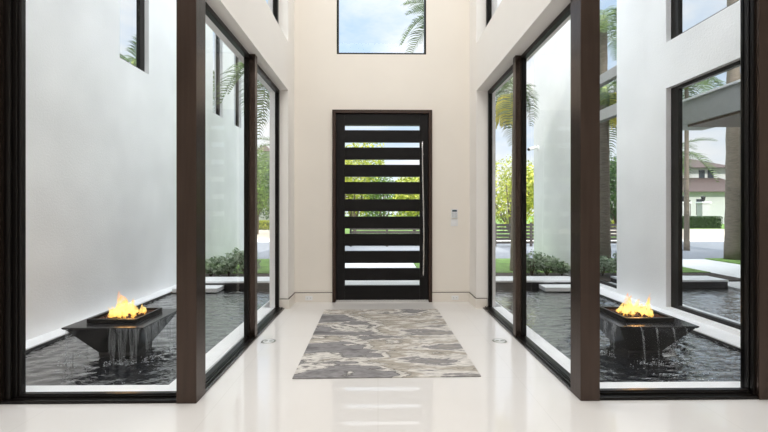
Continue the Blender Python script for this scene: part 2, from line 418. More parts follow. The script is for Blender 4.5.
# living room shell behind and beside the camera, and the house mass above
w = MB()
w.box(-7.3, 7.3, -4.8, -4.5, -0.2, 6.1)
tag(w.build('wall_back', M['side_paint']), 'off-white wall behind the viewer', 'wall', kind='structure')
for side, s in (('room_left', -1), ('room_right', 1)):
    w = MB(); w.box(s * 7.0, s * 7.3, -4.5, 3.147, -0.2, 6.1)
    w.box(s * 4.45, s * 7.0, 3.15, 3.4, -0.2, 6.1)
    tag(w.build('wall_' + side, M['side_paint']), 'off-white living room wall on the %s' % side[5:], 'wall', kind='structure')
w = MB(); w.box(-4.45, -1.36, YP + 0.01, YP + 0.2, 3.3, 6.1); w.box(1.53, 4.45, YP + 0.01, YP + 0.2, 3.3, 6.1)
tag(w.build('wall_front', M['side_paint']), 'off-white wall above the tall pool windows', 'wall', kind='structure')

# baseboards with a dark strip on top, painting the shade of the reveal
def baseboard(name, segs, label):
    e_ = empty(name, (0, 0, 0), 0, label, 'baseboard', kind='structure')
    b = MB(); g = MB()
    for (x0, x1, y0, y1, dx, dy) in segs:
        b.box(x0, x1, y0, y1, 0, 0.141)
        g.box(x0 - 0.001 * (dx < 0), x1 + 0.001 * (dx > 0), y0 - 0.001 * (dy < 0), y1, 0.141, 0.149)
    b.build('board', M['baseboard'], e_); g.build('reveal_shade_strip', M['groove'], e_)
T = 0.012
baseboard('baseboard_left', [(XL, DX0 - 0.001, YF - T, YF - 0.0005, 0, -1), (XL - 0.0, XL + T, YJ, YF - T, 1, 0), (XL - 0.16, XL + T, YJ - T, YJ - 0.0005, 0, -1)], 'cream baseboard with painted dark shade line on top, left of the front door')
baseboard('baseboard_right', [(DX1 + 0.001, XR, YF - T, YF - 0.0005, 0, -1), (XR - T, XR, YJ, YF - T, -1, 0), (XR - T, XR + 0.16, YJ - T, YJ - 0.0005, 0, -1)], 'cream baseboard with painted dark shade line on top, right of the front door')

# ------------------------------------------------------------------ front door
d = empty('door_1', ((DX0 + DX1) / 2, YF, 0), 0, 'black front door with ten horizontal glass slits in brown frame', 'door', kind='structure')
cx = (DX0 + DX1) / 2
b = MB(); fw = 0.052
b.box(DX0 - cx, DX0 - cx + fw, -0.05, 0.14, 0, DZ); b.box(DX1 - cx - fw, DX1 - cx, -0.05, 0.14, 0, DZ)
b.box(DX0 - cx + fw, DX1 - cx - fw, -0.05, 0.14, DZ - fw, DZ)
b.build('door_frame', M['door_frame'], d, 0.003)
b = MB(); b.box(DX0 - cx + fw, DX0 - cx + fw + 0.03, 0.05, 0.13, 0.02, DZ - fw); b.box(DX1 - cx - fw - 0.03, DX1 - cx - fw, 0.05, 0.13, 0.02, DZ - fw)
b.box(DX0 - cx + fw + 0.03, DX1 - cx - fw - 0.03, 0.05, 0.13, DZ - fw - 0.03, DZ - fw)
b.build('door_stop', M['frame'], d)
SX0, SX1 = -0.519 - cx, 0.654 - cx
slits = [2.7225 - 0.2698 * k for k in range(10)]
px0, px1 = DX0 - cx + fw + 0.004, DX1 - cx - fw - 0.004
pan = MB()
pan.box(px0, SX0, -0.005, 0.055, 0.03, DZ - fw - 0.004); pan.box(SX1, px1, -0.005, 0.055, 0.03, DZ - fw - 0.004)
pan.build('door_stile', M['door_wood'], d, 0.002)
edges = [DZ - fw - 0.004] + [v for z in slits for v in (z + 0.0405, z - 0.0405)] + [0.03]
for a, b_ in zip(edges[0::2], edges[1::2]):
    q = MB(); q.box(SX0 + 0.001, SX1 - 0.001, -0.010, 0.055, b_, a); q.build('door_board', M['door_wood'], d, 0.002)
for z in slits:
    q = MB(); q.box(SX0, SX1, 0.020, 0.028, z - 0.0405, z + 0.0405); q.build('glass_strip', M['glass'], d)
q = MB(); q.box(px0, px1, 0.0, 0.10, 0.0, 0.028); q.build('threshold', M['steel'], d)
hx = 0.698 - cx
q = MB(); pts = []
for k in range(25):
    t = k / 24; z = 0.418 + (2.498 - 0.418) * t
    pts.append((hx + 0.010 * math.sin(t * PI * 1.5 + 0.3), -0.072 - 0.012 * math.sin(t * PI), z))
q.tube(pts, 0.012, 10)
h = q.build('pull_handle', M['steel'], d, smooth=True)
for z in (0.62, 2.3):
    q = MB(); q.tube([(hx + 0.004, -0.072, z), (hx + 0.004, 0.0, z)], 0.007, 8); q.build('handle_standoff', M['steel'], h)

# ------------------------------------------------------------------ high window over the door
w1 = empty('window_1', (0.055, YF, ZU), 0, 'high square window over the front door, showing sky', 'window', kind='structure')
b = MB(); hw = 0.701
for (x0, x1, z0, z1) in ((-hw, -hw + 0.03, 0, 1.73), (hw - 0.03, hw, 0, 1.73), (-hw + 0.03, hw - 0.03, 0, 0.03), (-hw + 0.03, hw - 0.03, 1.70, 1.73)):
    b.box(x0, x1, 0.02, 0.09, z0, z1)
b.build('window_frame', M['frame'], w1)
b = MB(); b.box(-hw + 0.03, hw - 0.03, 0.05, 0.058, 0.03, 1.70); b.build('glass_pane', M['glass'], w1)

# ------------------------------------------------------------------ posts and window walls
def post(name, x0, x1, y0, y1, z1, label):
    o = MB(); o.box(x0, x1, y0, y1, 0.0, z1)
    tag(o.build(name, M['post'], None, 0.003), label, 'post', 'dark bronze window posts', 'structure')
post('trim_1', -1.501, -1.353, YP, YP + 0.17, ZH + 3, 'tall bronze corner post left of the foyer')
post('trim_2', 1.529, 1.676, YP, YP + 0.17, ZH + 3, 'tall bronze corner post right of the foyer')
post('trim_3', -2.95, -2.800, YP, YP + 0.17, ZH + 3, 'bronze post at the left edge of the picture')
post('trim_4', 2.895, 3.042, YP, YP + 0.17, ZH + 3, 'bronze post at the right edge of the picture')

def frame_y(mb, x0, x1, y0, y1, z0, z1, wl, wr, wb, wt):
    mb.box(x0, x0 + wl, y0, y1, z0, z1); mb.box(x1 - wr, x1, y0, y1, z0, z1)
    mb.box(x0 + wl, x1 - wr, y0, y1, z0, z0 + wb); mb.box(x0 + wl, x1 - wr, y0, y1, z1 - wt, z1)
def front_window(name, x0, x1, wl, wr, label):
    e_ = empty(name, ((x0 + x1) / 2, YP, 0), 0, label, 'window', kind='structure')
    cx = (x0 + x1) / 2; a, b_ = x0 - cx, x1 - cx
    q = MB(); frame_y(q, a, b_, 0.035, 0.15, 0, 4.2, wl * 0.5 if wl > .05 else wl, wr * 0.5 if wr > .05 else wr, 0.022, 0.05)
    q.build('window_frame', M['frame'], e_, 0.003)
    q = MB(); frame_y(q, a, b_, 0.06, 0.13, 0, 4.19, wl * 0.8 if wl > .05 else wl, wr * 0.8 if wr > .05 else wr, 0.036, 0.06)
    q.build('sash', M['frame'], e_, 0.003)
    q = MB(); frame_y(q, a + 0.0005, b_ - 0.0005, 0.075, 0.115, 0.001, 4.18, wl, wr, 0.046, 0.07)
    q.build('glazing_bead', M['bead'], e_, 0.002)
    q = MB(); q.box(a, b_, 0.008, 0.035, 0, 0.022); q.build('sill_track', M['frame'], e_, 0.002)
    q = MB(); q.box(a + wl, b_ - wr, 0.09, 0.10, 0.046, 4.11); q.build('glass_pane', M['glass'], e_)
front_window('window_2', -2.80, -1.501, 0.098, 0.006, 'tall pane at the left, looking onto the left fire bowl')
front_window('window_3', 1.676, 2.895, 0.006, 0.014, 'tall pane at the right, looking onto the right fire bowl')

def side_window(name, s, xi, label, label_up):
    """xi: inner edge of the floor track; two panes with a mullion, running in y"""
    e_ = empty(name, (0, 0, 0), 0, label, 'window', kind='structure')
    xa, xg = xi + s * 0.075, xi + s * 0.10
    ym0, ym1 = 4.69, 4.78
    q = MB(); q.box(xi, xi + s * 0.135, YP + 0.17, YJ - 0.013, 0, 0.016); q.build('floor_track', M['trackmetal'], e_, 0.002)
    q = MB(); q.box(xi + s * 0.03, xi + s * 0.045, YP + 0.17, YJ - 0.013, 0.016, 0.03); q.box(xi + s * 0.06, xi + s * 0.07, YP + 0.17, YJ - 0.013, 0.016, 0.03)
    q.build('track_rail', M['frame'], e_)
    q = MB(); q.box(xi + s * 0.012, xi + s * 0.115, ym0, ym1, 0.016, ZH); q.build('mullion', M['post'], e_, 0.003)
    for y0, y1 in ((YP + 0.17, ym0 + 0.03), (ym1 - 0.03, YJ)):
        q = MB()
        for (a, b_, c_, d_) in ((y0, y0 + 0.05, 0.016, ZH), (y1 - 0.05, y1, 0.016, ZH), (y0 + 0.05, y1 - 0.05, 0.016, 0.032), (y0 + 0.05, y1 - 0.05, ZH - 0.05, ZH)):
            q.box(xa, xa + s * 0.055, a, b_, c_, d_)
        fr = q.build('window_frame', M['frame'], e_, 0.003)
        q = MB(); q.box(xg, xg + s * 0.01, y0 + 0.05, y1 - 0.05, 0.032, ZH - 0.05); q.build('glass_pane', M['glass'], e_)
side_window('window_4', -1, -1.355, 'long two-pane glass wall on the left of the foyer, down to the floor', '')
side_window('window_5', 1, 1.53, 'long two-pane glass wall on the right of the foyer, down to the floor', '')
for name, s, xi, side in (('window_6', -1, XL, 'left'), ('window_7', 1, XR, 'right')):
    e_ = empty(name, (0, 0, 0), 0, 'upper window high in the %s foyer wall, cut by the picture top' % side, 'window', kind='structure')
    q = MB(); xa = xi + s * 0.14; y0, y1 = 3.45, YJ
    for (a, b_, c_, d_) in ((y0, y0 + 0.06, ZU, 5.6), (y1 - 0.06, y1, ZU, 5.6), (y0 + 0.06, y1 - 0.06, ZU, ZU + 0.05), (y0 + 0.06, y1 - 0.06, 5.55, 5.6)):
        q.box(xa, xa + s * 0.07, a, b_, c_, d_)
    q.build('window_frame', M['frame'], e_)
    q = MB(); q.box(xa + s * 0.03, xa + s * 0.04, y0 + 0.06, y1 - 0.06, ZU + 0.05, 5.55); q.build('glass_pane', M['glass'], e_)

# ------------------------------------------------------------------ wing walls beyond the pools
LX, RX = -3.87, 4.12
w = cells('x', LX, LX - 0.3, (3.4, 12.5), (-0.2, 7.0), [(6.35, 7.15, 3.72, 6.2), (9.9, 10.52, 3.72, 6.2), (11.35, 11.95, 3.72, 6.2)])
tag(w.build('wall_wing_left', M['stucco']), 'tall white stucco wall beyond the left pool', 'wall', kind='structure')
w = cells('x', RX, RX + 0.3, (3.4, 11.05), (-0.2, 7.0), [(3.6, 5.95, 0.05, 3.175), (3.6, 5.95, 3.83, 6.2), (7.19, 8.85, 0.05, 6.2)])
tag(w.build('wall_wing_right', M['stucco']), 'tall white stucco wall with large windows beyond the right pool', 'wall', kind='structure')
def wing_window(name, x, s, y0, y1, z0, z1, label, near=0.05, far=0.05, transoms=(), rec=0.07):
    e_ = empty(name, (x + s * rec, (y0 + y1) / 2, z0), 0, label, 'window', kind='structure')
    cy = (y0 + y1) / 2; a, b_ = y0 - cy, y1 - cy; h = z1 - z0
    q = MB()
    for (p0, p1, q0, q1) in ((a, a + near, 0, h), (b_ - far, b_, 0, h), (a + near, b_ - far, 0, 0.05), (a + near, b_ - far, h - 0.05, h)):
        q.box(0, s * 0.07, p0, p1, q0, q1)
    q.build('window_frame', M['frame'], e_, 0.003)
    q = MB(); q.box(s * 0.03, s * 0.045, a + near, b_ - far, 0.05, h - 0.05); q.build('glass_pane', M['mirror'], e_)
    for t0, t1 in transoms:
        q = MB(); q.box(-s * 0.03, s * 0.06, a + near, b_ - far, t0 - z0, t1 - z0); q.build('transom', M['canopy'], e_, 0.003)
wing_window('window_8', LX, -1, 6.35, 7.15, 3.72, 6.2, 'narrow high window in the left stucco wall, nearest the viewer', far=0.14)
wing_window('window_9', LX, -1, 9.9, 10.52, 3.72, 6.2, 'narrow high window in the left stucco wall, seen through the side glass', far=0.1)
wing_window('window_10', LX, -1, 11.35, 11.95, 3.72, 6.2, 'farthest narrow high window in the left stucco wall', far=0.1)
wing_window('window_11', RX, 1, 3.6, 5.95, 0.05, 3.175, 'large lower window in the right stucco wall, mirroring the street', far=0.15)
wing_window('window_12', RX, 1, 3.6, 5.95, 3.83, 6.2, 'large upper window in the right stucco wall, mirroring the sky', far=0.15)
wing_window('window_13', RX, 1, 7.19, 8.85, 0.05, 6.2, 'full-height window behind the right corner post, with two grey transoms', transoms=((3.10, 3.30), (3.78, 3.96)))

# ------------------------------------------------------------------ pools
ZW = -0.04
BL = (-2.67, 4.50); BR = (2.76, 4.47)
def pool(side, xi, xo, xw, s):
    q = MB()
    q.box(xi - s * 0.2, xw, 3.297, 3.49, -0.2, 0.0)
    q.box(xi - s * 0.19, xi, 3.49, 6.20, -0.2, 0.0) if True else None
    q.box(xi - s * 0.0, xi - s * 0.02, 6.2, 7.82, -0.2, 0.0)
    q.box(xo, xw, 3.49, 8.3, -0.2, 0.0)
    tag(q.build('pool_coping', M['coping'], None), 'white stone ledge around the %s pool' % side, 'pool edge', kind='structure')
    e_ = empty('pool_end_wall', ((xi + xo) / 2, 7.82, ZW), 0, 'low black-tiled wall with white cap at the far end of the %s pool' % side, 'low wall', kind='structure')
    hw = abs(xo - xi) / 2
    q = MB(); q.box(-hw, hw, 0, 0.48, -0.2, 0.12); q.build('tiled_face', M['pool_tile'], e_)
    q = MB(); q.box(-hw, hw, -0.02, 0.5, 0.12, 0.155); q.build('cap_stone', M['coping'], e_, 0.004)
    q = MB(); a = s * hw - (0.8 if s > 0 else 0)
    q.box(a, a + 0.8, -0.35, -0.021, 0.012, 0.085)
    o = q.build('pool_step', M['coping'], None, 0.004); o.location = ((xi + xo) / 2, 7.82, ZW)
    tag(o, 'white stone step slab in the far outer corner of the %s pool' % side, 'pool step', kind='structure')
    q = MB(); n = 40
    nx, ny = 110, 240; x0, x1 = min(xi, xo), max(xi, xo); grid = []
    bc = BL if s < 0 else BR
    for j in range(ny + 1):
        y = 3.491 + (7.819 - 3.491) * j / ny; row = []
        for i in range(nx + 1):
            x = x0 + 0.001 + (x1 - x0 - 0.002) * i / nx
            dr = math.hypot(x - bc[0], y - bc[1])
            hgt = 0.008 * noise.noise(Vector((x * 5, y * 8.5, 3.0 * s))) + 0.004 * noise.noise(Vector((x * 12, y * 20, 9.0)))
            hgt += 0.0025 * math.sin(dr * 38) * math.exp(-max(0, dr - 0.4) * 1.6)
            row.append(q.bm.verts.new((x, y, ZW + hgt)))
        grid.append(row)
    for j in range(ny):
        for i in range(nx): q.bm.faces.new((grid[j][i], grid[j][i + 1], grid[j + 1][i + 1], grid[j + 1][i]))
    b0 = [q.bm.verts.new(p) for p in ((x0 + .001, 3.491, -.19), (x1 - .001, 3.491, -.19), (x1 - .001, 7.819, -.19), (x0 + .001, 7.819, -.19))]
    q.bm.faces.new(b0[::-1])
    q.bm.faces.new([b0[0], b0[1]] + grid[0][::-1]); q.bm.faces.new([b0[2], b0[3]] + grid[-1])
    q.bm.faces.new([b0[1], b0[2]] + [r_[-1] for r_ in grid[::-1]]); q.bm.faces.new([b0[3], b0[0]] + [r_[0] for r_ in grid])
    tag(q.build('pool_water', M['water'], None, smooth=True), 'dark rippling water of the %s pool' % side, 'water', kind='stuff')
    q = MB(); q.box(xo - s * 0.004, xo - s * 0.0, 3.49, 7.82, ZW, -0.012)
    tag(q.build('tile_line', M['pool_tile'], None), 'thin black waterline tile along the wall side of the %s pool' % side, 'tile line', kind='structure')
pool('left', -1.725, -3.64, LX, -1)
pool('right', 1.85, 3.80, RX, 1)

# ------------------------------------------------------------------ fire bowls
def fire_bowl(cx, cy, side):
    e_ = empty('fire_bowl', (cx, cy, ZW), 0, 'square dark granite fire and water bowl standing in the %s pool' % side, 'fire bowl', 'pair of square fire bowls')
    zt = 0.34
    q = MB(); q.frustum(0, 0, -0.1, 0.17, 0.17, 0.03, 0.18, 0.18); q.frustum(0, 0, 0.03, 0.18, 0.18, zt - 0.025, 0.375, 0.375)
    q.build('bowl_body', M['bowl'], e_, 0.006)
    q = MB(); q.frustum(0, 0, zt - 0.025, 0.38, 0.38, zt - 0.012, 0.395, 0.395); q.box(-0.395, 0.395, -0.395, 0.395, zt - 0.012, zt)
    q.build('rim_slab', M['bowl'], e_, 0.004)
    q = MB(); r = 0.25; t = 0.022
    for (x0, x1, y0, y1) in ((-r, r, -r, -r + t), (-r, r, r - t, r), (-r, -r + t, -r + t, r - t), (r - t, r, -r + t, r - t)):
        q.box(x0, x1, y0, y1, zt + 0.002, zt + 0.045)
    q.box(-r + t, r - t, -r + t, r - t, zt + 0.002, zt + 0.014)
    p = q.build('burner_pan', M['pan'], e_, 0.002)
    q = MB()
    for i in range(260):
        x, y = random.uniform(-0.215, 0.215), random.uniform(-0.215, 0.215)
        k = max(0, 1 - (x * x + y * y) / 0.05)
        q.ico((x, y, zt + 0.02 + 0.028 * k * random.random()), random.uniform(0.008, 0.014), 1, rnd=0.25)
    o = q.build('lava_rocks', M['lava'], p); o['kind'] = 'stuff'
    return e_
def flame(cx, cy, side, spots, lean):
    q = MB()
    for (x, y, h, r, ph) in spots:
        n = 12; rings = []
        pts = []; rad = []
        for k in range(n):
            t = k / (n - 1)
            pts.append((x + 0.12 * h * math.sin(t * 4 + ph) * t + lean * h * t * t, y + 0.10 * h * math.cos(t * 3.3 + ph) * t, h * t))
            rad.append(max(0.0015, r * (math.sin(PI * min(1, (t * 0.85 + 0.15))) ** 0.8) * (1 - 0.25 * math.sin(6 * t + ph)) * (1 - t * 0.4)))
        q.tube(pts, rad, 12)
    o = q.build('flame', M['flame'], None, smooth=True); o.location = (cx, cy, ZW + 0.355)
    tag(o, 'orange fire burning on lava rocks in the %s bowl' % side, 'fire', 'fires in the two bowls', 'stuff')
    l = bpy.data.lights.new('fire_glow', 'POINT'); l.energy = 5; l.color = (1, 0.5, 0.15); l.shadow_soft_size = 0.08
    lo = bpy.data.objects.new('fire_glow', l); lo.location = (cx, cy, 0.46); C.objects.link(lo)
BL = (-2.67, 4.50); BR = (2.76, 4.47)
fire_bowl(*BL, 'left'); fire_bowl(*BR, 'right')
random.seed(11)
sp = [(random.uniform(-0.13, 0.15), random.uniform(-0.12, 0.12), random.uniform(0.05, 0.12), random.uniform(0.018, 0.032), random.uniform(0, 6)) for _ in range(34)]
flame(*BL, 'left', sp + [(-0.03, 0, 0.27, 0.055, 1.0), (-0.08, 0.03, 0.20, 0.04, 2.5), (0.04, 0.02, 0.18, 0.045, 4.0), (0.0, -0.04, 0.22, 0.04, 5.0), (0.09, 0, 0.13, 0.035, 0.4), (-0.06, -0.05, 0.14, 0.04, 3.0)], -0.05)
sp = [(random.uniform(-0.15, 0.12), random.uniform(-0.12, 0.12), random.uniform(0.05, 0.11), random.uniform(0.018, 0.032), random.uniform(0, 6)) for _ in range(34)]
flame(*BR, 'right', sp + [(-0.10, 0, 0.24, 0.045, 1.0), (-0.05, 0.03, 0.20, 0.045, 2.5), (0.02, 0.02, 0.17, 0.045, 4.0), (0.10, -0.02, 0.20, 0.026, 5.0), (0.06, 0, 0.12, 0.035, 0.4), (-0.12, -0.05, 0.14, 0.035, 3.0), (0.16, 0.03, 0.22, 0.018, 2.2)], 0.18)

# water falling from the bowl rims
def ribbon(q, p0, out, drop, wd, tang, n=9):
    """one thin sheet of water leaving the rim at p0, arcing along out and falling"""
    prev = None
    for k in range(n):
        t = k / (n - 1)
        c_ = Vector(p0) + Vector(out) * (t ** 0.6) + Vector((0, 0, -drop * t ** 1.6))
        wdt = wd * (1 - 0.55 * t); T_ = Vector(tang) * wdt / 2; th = Vector(out).normalized() * 0.004
        ring = [q.bm.verts.new(c_ - T_ - th), q.bm.verts.new(c_ + T_ - th), q.bm.verts.new(c_ + T_ + th), q.bm.verts.new(c_ - T_ + th)]
        if prev:
            for j in range(4): q.bm.faces.new((prev[j], prev[(j + 1) % 4], ring[(j + 1) % 4], ring[j]))
        prev = ring
def falls(cx, cy, side, items):
    q = MB()
    for (edge, u, wd, o_) in items:
        if edge == 'f': ribbon(q, (u, -0.397, 0.335), (0.0, -o_, 0), 0.335, wd, (1, 0, 0))
        if edge == 'r': ribbon(q, (0.397, u, 0.335), (o_, 0, 0), 0.335, wd, (0, 1, 0))
        if edge == 'l': ribbon(q, (-0.397, u, 0.335), (-o_, 0, 0), 0.335, wd, (0, 1, 0))
        if edge == 'b': ribbon(q, (u, 0.397, 0.335), (0, o_, 0), 0.335, wd, (1, 0, 0))
    o = q.build('falling_water', M['stream'], None, smooth=True); o.location = (cx, cy, ZW)
    tag(o, 'thin water streams spilling off the rim of the %s bowl' % side, 'water', kind='stuff')
random.seed(5)
falls(*BL, 'left', [('f', -0.33, 0.03, 0.02), ('f', -0.27, 0.015, 0.015), ('f', 0.10, 0.10, 0.01), ('f', 0.20, 0.12, 0.012), ('f', 0.31, 0.12, 0.01)] +
      [('r', u, 0.12, 0.012) for u in (-0.33, -0.2, -0.06, 0.08, 0.2, 0.32)] + [('l', -0.3, 0.04, 0.02), ('l', 0.0, 0.05, 0.02)])
falls(*BR, 'right', [('f', -0.19, 0.022, 0.07), ('f', -0.04, 0.018, 0.05), ('f', 0.12, 0.02, 0.07), ('f', 0.25, 0.018, 0.05)] +
      [('l', u, 0.09, 0.012) for u in (-0.3, -0.15, 0.02, 0.2)] + [('r', u, 0.05, 0.012) for u in (-0.2, 0.05, 0.3)])
# splashes: small drops and foam curls on the surface
def splash(cx, cy, side, spots):
    q = MB()
    for (x, y, r, n) in spots:
        for _ in range(n):
            a = random.uniform(0, 2 * PI); k = r * math.sqrt(random.random())
            z = abs(random.gauss(0, 0.02)) if random.random() < 0.35 else 0.001
            q.ico((x + k * math.cos(a), y + k * math.sin(a), z), random.uniform(0.0014, 0.0034), 1, (random.uniform(1, 2.6), 1, 0.7))
    o = q.build('splashes', M['foam'], None, smooth=True); o.location = (cx, cy, ZW)
    tag(o, 'white foam drops where water lands around the %s bowl' % side, 'foam', kind='stuff')
splash(*BL, 'left', [(-0.33, -0.42, 0.07, 55), (0.1, -0.41, 0.08, 60), (0.25, -0.41, 0.08, 80), (0.42, -0.3, 0.09, 80), (0.42, 0.0, 0.1, 80), (0.42, 0.25, 0.1, 60), (-0.43, -0.2, 0.09, 50), (0.1, -0.7, 0.5, 40)])
splash(*BR, 'right', [(-0.19, -0.47, 0.06, 50), (-0.04, -0.45, 0.06, 40), (0.12, -0.47, 0.07, 60), (0.25, -0.45, 0.06, 40), (-0.42, -0.2, 0.1, 70), (-0.42, 0.1, 0.1, 60), (0.42, 0, 0.1, 40), (-0.05, -0.65, 0.35, 60)])

# ------------------------------------------------------------------ grounds
def slab(name, x0, x1, y0, y1, z0, z1, m, label, cat):
    q = MB(); q.box(x0, x1, y0, y1, z0, z1); return tag(q.build(name, M[m], None), label, cat, kind='structure')
slab('ground_bed', -60, -1.0, 8.3, 9.35, -0.3, 0.02, 'soil', 'dark mulch bed behind the left pool', 'planting bed')
slab('ground_bed', 0.95, 60, 8.3, 9.35, -0.3, 0.02, 'soil', 'dark mulch bed behind the right pool', 'planting bed')
slab('ground_lawn', -60, -1.0, 9.35, 12.0, -0.3, 0.03, 'lawn', 'strip of green lawn left of the entry walk', 'lawn')
slab('ground_lawn', 0.95, 60, 9.35, 12.0, -0.3, 0.03, 'lawn', 'strip of green lawn right of the entry walk', 'lawn')
slab('ground_walk', -1.0, 0.95, 6.72, 12.0, -0.3, 0.0, 'walk', 'pale concrete walk leading to the front door', 'path')
slab('ground_porch', -1.705, -1.0, 6.87, 8.3, -0.3, -0.001, 'walk', 'pale porch paving left of the walk', 'path')
slab('ground_porch', 0.95, 1.83, 6.87, 8.3, -0.3, -0.001, 'walk', 'pale porch paving right of the walk', 'path')
slab('ground_road', -80, 80, 12.0, 18.5, -0.3, -0.01, 'road', 'grey asphalt street beyond the lawn', 'street')
slab('ground_pavement', -80, 80, 18.5, 19.6, -0.3, 0.02, 'walk', 'pale pavement on the far side of the street', 'pavement')
slab('ground_driveway', -40, -4, 19.6, 30.0, -0.3, 0.01, 'drive', 'sand-coloured paved forecourt across the street', 'driveway')
slab('ground_verge', -4, 80, 19.6, 30.0, -0.3, 0.02, 'lawn', 'green verge across the street', 'lawn')
slab('ground_verge', -80, 80, 30.0, 90.0, -0.3, 0.02, 'lawn', 'far lawn in front of the white house', 'lawn')

# entry canopy outside the door
e_ = empty('entry_canopy', (0.05, 6.87, 3.1), 0, 'flat grey entry canopy with brown soffit outside the front door', 'canopy', kind='structure')
q = MB(); q.box(-1.8, 1.85, 0, 2.0, 0.14, 0.64); q.build('fascia', M['canopy'], e_, 0.004)
q = MB(); q.box(1.0, 1.85, 2.001, 2.6, 0.14, 0.64); q.build('side_fascia', M['canopy'], e_, 0.004)
q = MB(); q.box(-1.76, 1.81, 0.0, 1.96, 0.09, 0.14); q.build('soffit', M['soffit'], e_)
q = MB(); q.box(-1.84, 1.89, 0, 2.04, 0.64, 0.68); q.build('cap_flashing', M['coping'], e_)

# ------------------------------------------------------------------ palms
def frond_mesh(Lf, droop, nleaf, wleaf, m, seed, thick=0.012):
    rnd = random.Random(seed); q = MB(); pts = []
    n = 12
    def at(t): return Vector((Lf * (t - 0.12 * droop * t * t), 0, Lf * (0.42 * t - (0.42 + droop) * t * t * 0.9)))
    pts = [at(k / (n - 1)) for k in range(n)]
    q.tube(pts, [thick * (1 - 0.8 * k / (n - 1)) for k in range(n)], 5)
    for i in range(nleaf):
        t = 0.16 + 0.84 * i / (nleaf - 1); p = at(t); d_ = (at(min(1, t + 0.02)) - at(t - 0.02)).normalized()
        ll = Lf * 0.40 * math.sin(PI * min(1, 0.18 + 0.78 * t)) ** 0.7 * rnd.uniform(0.85, 1.1)
        for s in (-1, 1):
            side = Vector((0.55 + 0.4 * t, s * 1.0, rnd.uniform(-0.1, 0.25))).normalized()
            b0 = p; w_ = wleaf; prev = None; cur = Vector(p); dirv = side.copy()
            nrm = d_ * 0.5
            for k in range(4):
                u = k / 3; ww = w_ * (0.55 + 0.45 * math.sin(PI * (0.25 + 0.6 * u))) * (1 - 0.93 * u ** 2.2)
                a = q.bm.verts.new(cur - d_ * ww / 2); b = q.bm.verts.new(cur + d_ * ww / 2)
                if prev: q.bm.faces.new((prev[0], prev[1], b, a))
                prev = (a, b); cur = cur + dirv * ll / 3; dirv = (dirv + Vector((0, 0, -0.42 - 0.1 * rnd.random()))).normalized()
    me = q.mesh('frond', m); me.materials.append(M['rachis']); return me
def palm(loc, zc, Lf, nf, label, rt=0.13, seed=1, droop=0.75, meshes=None, seeds=False, rmesh=None, angles=None, trunk_bend=0.0, wleaf=0.032, nleaf=34, clear=0):
    rnd = random.Random(seed); x, y = loc
    e_ = empty('palm_tree', (x, y, 0), 0, label, 'palm tree', 'palms outside the house')
    q = MB(); n = 26; pts = []; rad = []
    for k in range(n):
        t = k / (n - 1); pts.append((trunk_bend * (t - t * t), 0, -0.02 + zc * t))
        rad.append(rt * (1.25 - 0.55 * t ** 0.5) * (1.05 if k % 2 else 0.97))
    q.tube(pts, rad, 14); q.build('trunk', M['bark'], e_, smooth=True)
    q = MB(); q.tube([(0, 0, zc - 0.35), (0, 0, zc - 0.1), (0, 0, zc + 0.12)], [rt * 0.72, rt * 0.85, rt * 0.35], 12); q.build('crown_shaft', M['rachis'], e_, smooth=True)
    mA = frond_mesh(Lf, droop, nleaf, wleaf, M['frond'], seed); mB = frond_mesh(Lf * 0.9, droop * 0.55, nleaf, wleaf, M['frond'], seed + 50)
    for i in range(nf):
        up = i % 3
        me = mB if up == 0 else mA
        o = bpy.data.objects.new('frond', me); C.objects.link(o); o.parent = e_
        o.location = (0, 0, zc)
        az = 2.399 * i + rnd.uniform(-0.2, 0.2)
        o.rotation_euler = (0, (-0.5, 0.0, 0.35)[up] + rnd.uniform(-0.12, 0.12), az)
        s = rnd.uniform(0.85, 1.0)
        if clear and math.cos(az) * clear > 0: s = min(s, max(0.3, abs(clear) / (Lf * 1.25 * abs(math.cos(az)) + 0.2)))
        o.scale = (s, s, s)
    if seeds:
        for j in range(3):
            q = MB(); a = PI + 0.3 + (j - 1) * 0.75
            for _ in range(50):
                aa = a + rnd.uniform(-0.35, 0.35); r1 = rnd.uniform(0.18, 0.42); dz = rnd.uniform(0.35, 0.85)
                q.tube([(0.06 * math.cos(a), 0.06 * math.sin(a), zc - 0.05), (r1 * math.cos(aa), r1 * math.sin(aa), zc - 0.12), (r1 * 1.15 * math.cos(aa), r1 * 1.15 * math.sin(aa), zc - dz)], [0.012, 0.015, 0.010], 4)
            q.build('seed_cluster', M['seed'], e_)
    return e_
palm((-2.32, 9.75), 4.75, 1.75, 15, 'palm whose fronds hang into view behind the left side glass', seed=3, rt=0.12, clear=-1.5)
palm((3.20, 9.65), 4.15, 1.6, 15, 'palm with yellow seed strands behind the right side glass', seed=4, rt=0.13, seeds=True, clear=0.40)
palm((1.95, 12.0), 6.9, 1.55, 13, 'tall palm whose fronds enter the high window over the door', seed=6, rt=0.14)
palm((-1.62, 11.75), 9.6, 2.0, 12, 'thick-trunked palm mirrored at the edge of the large right window', seed=8, rt=0.18, nleaf=26)
palm((-2.4, 14.6), 6.0, 1.7, 15, 'slim palm mirrored above the entry canopy in the right window', seed=12, rt=0.08)
palm((-3.7, 17.3), 3.7, 1.9, 13, 'short palm mirrored in front of the white house', seed=9, rt=0.10, nleaf=26)

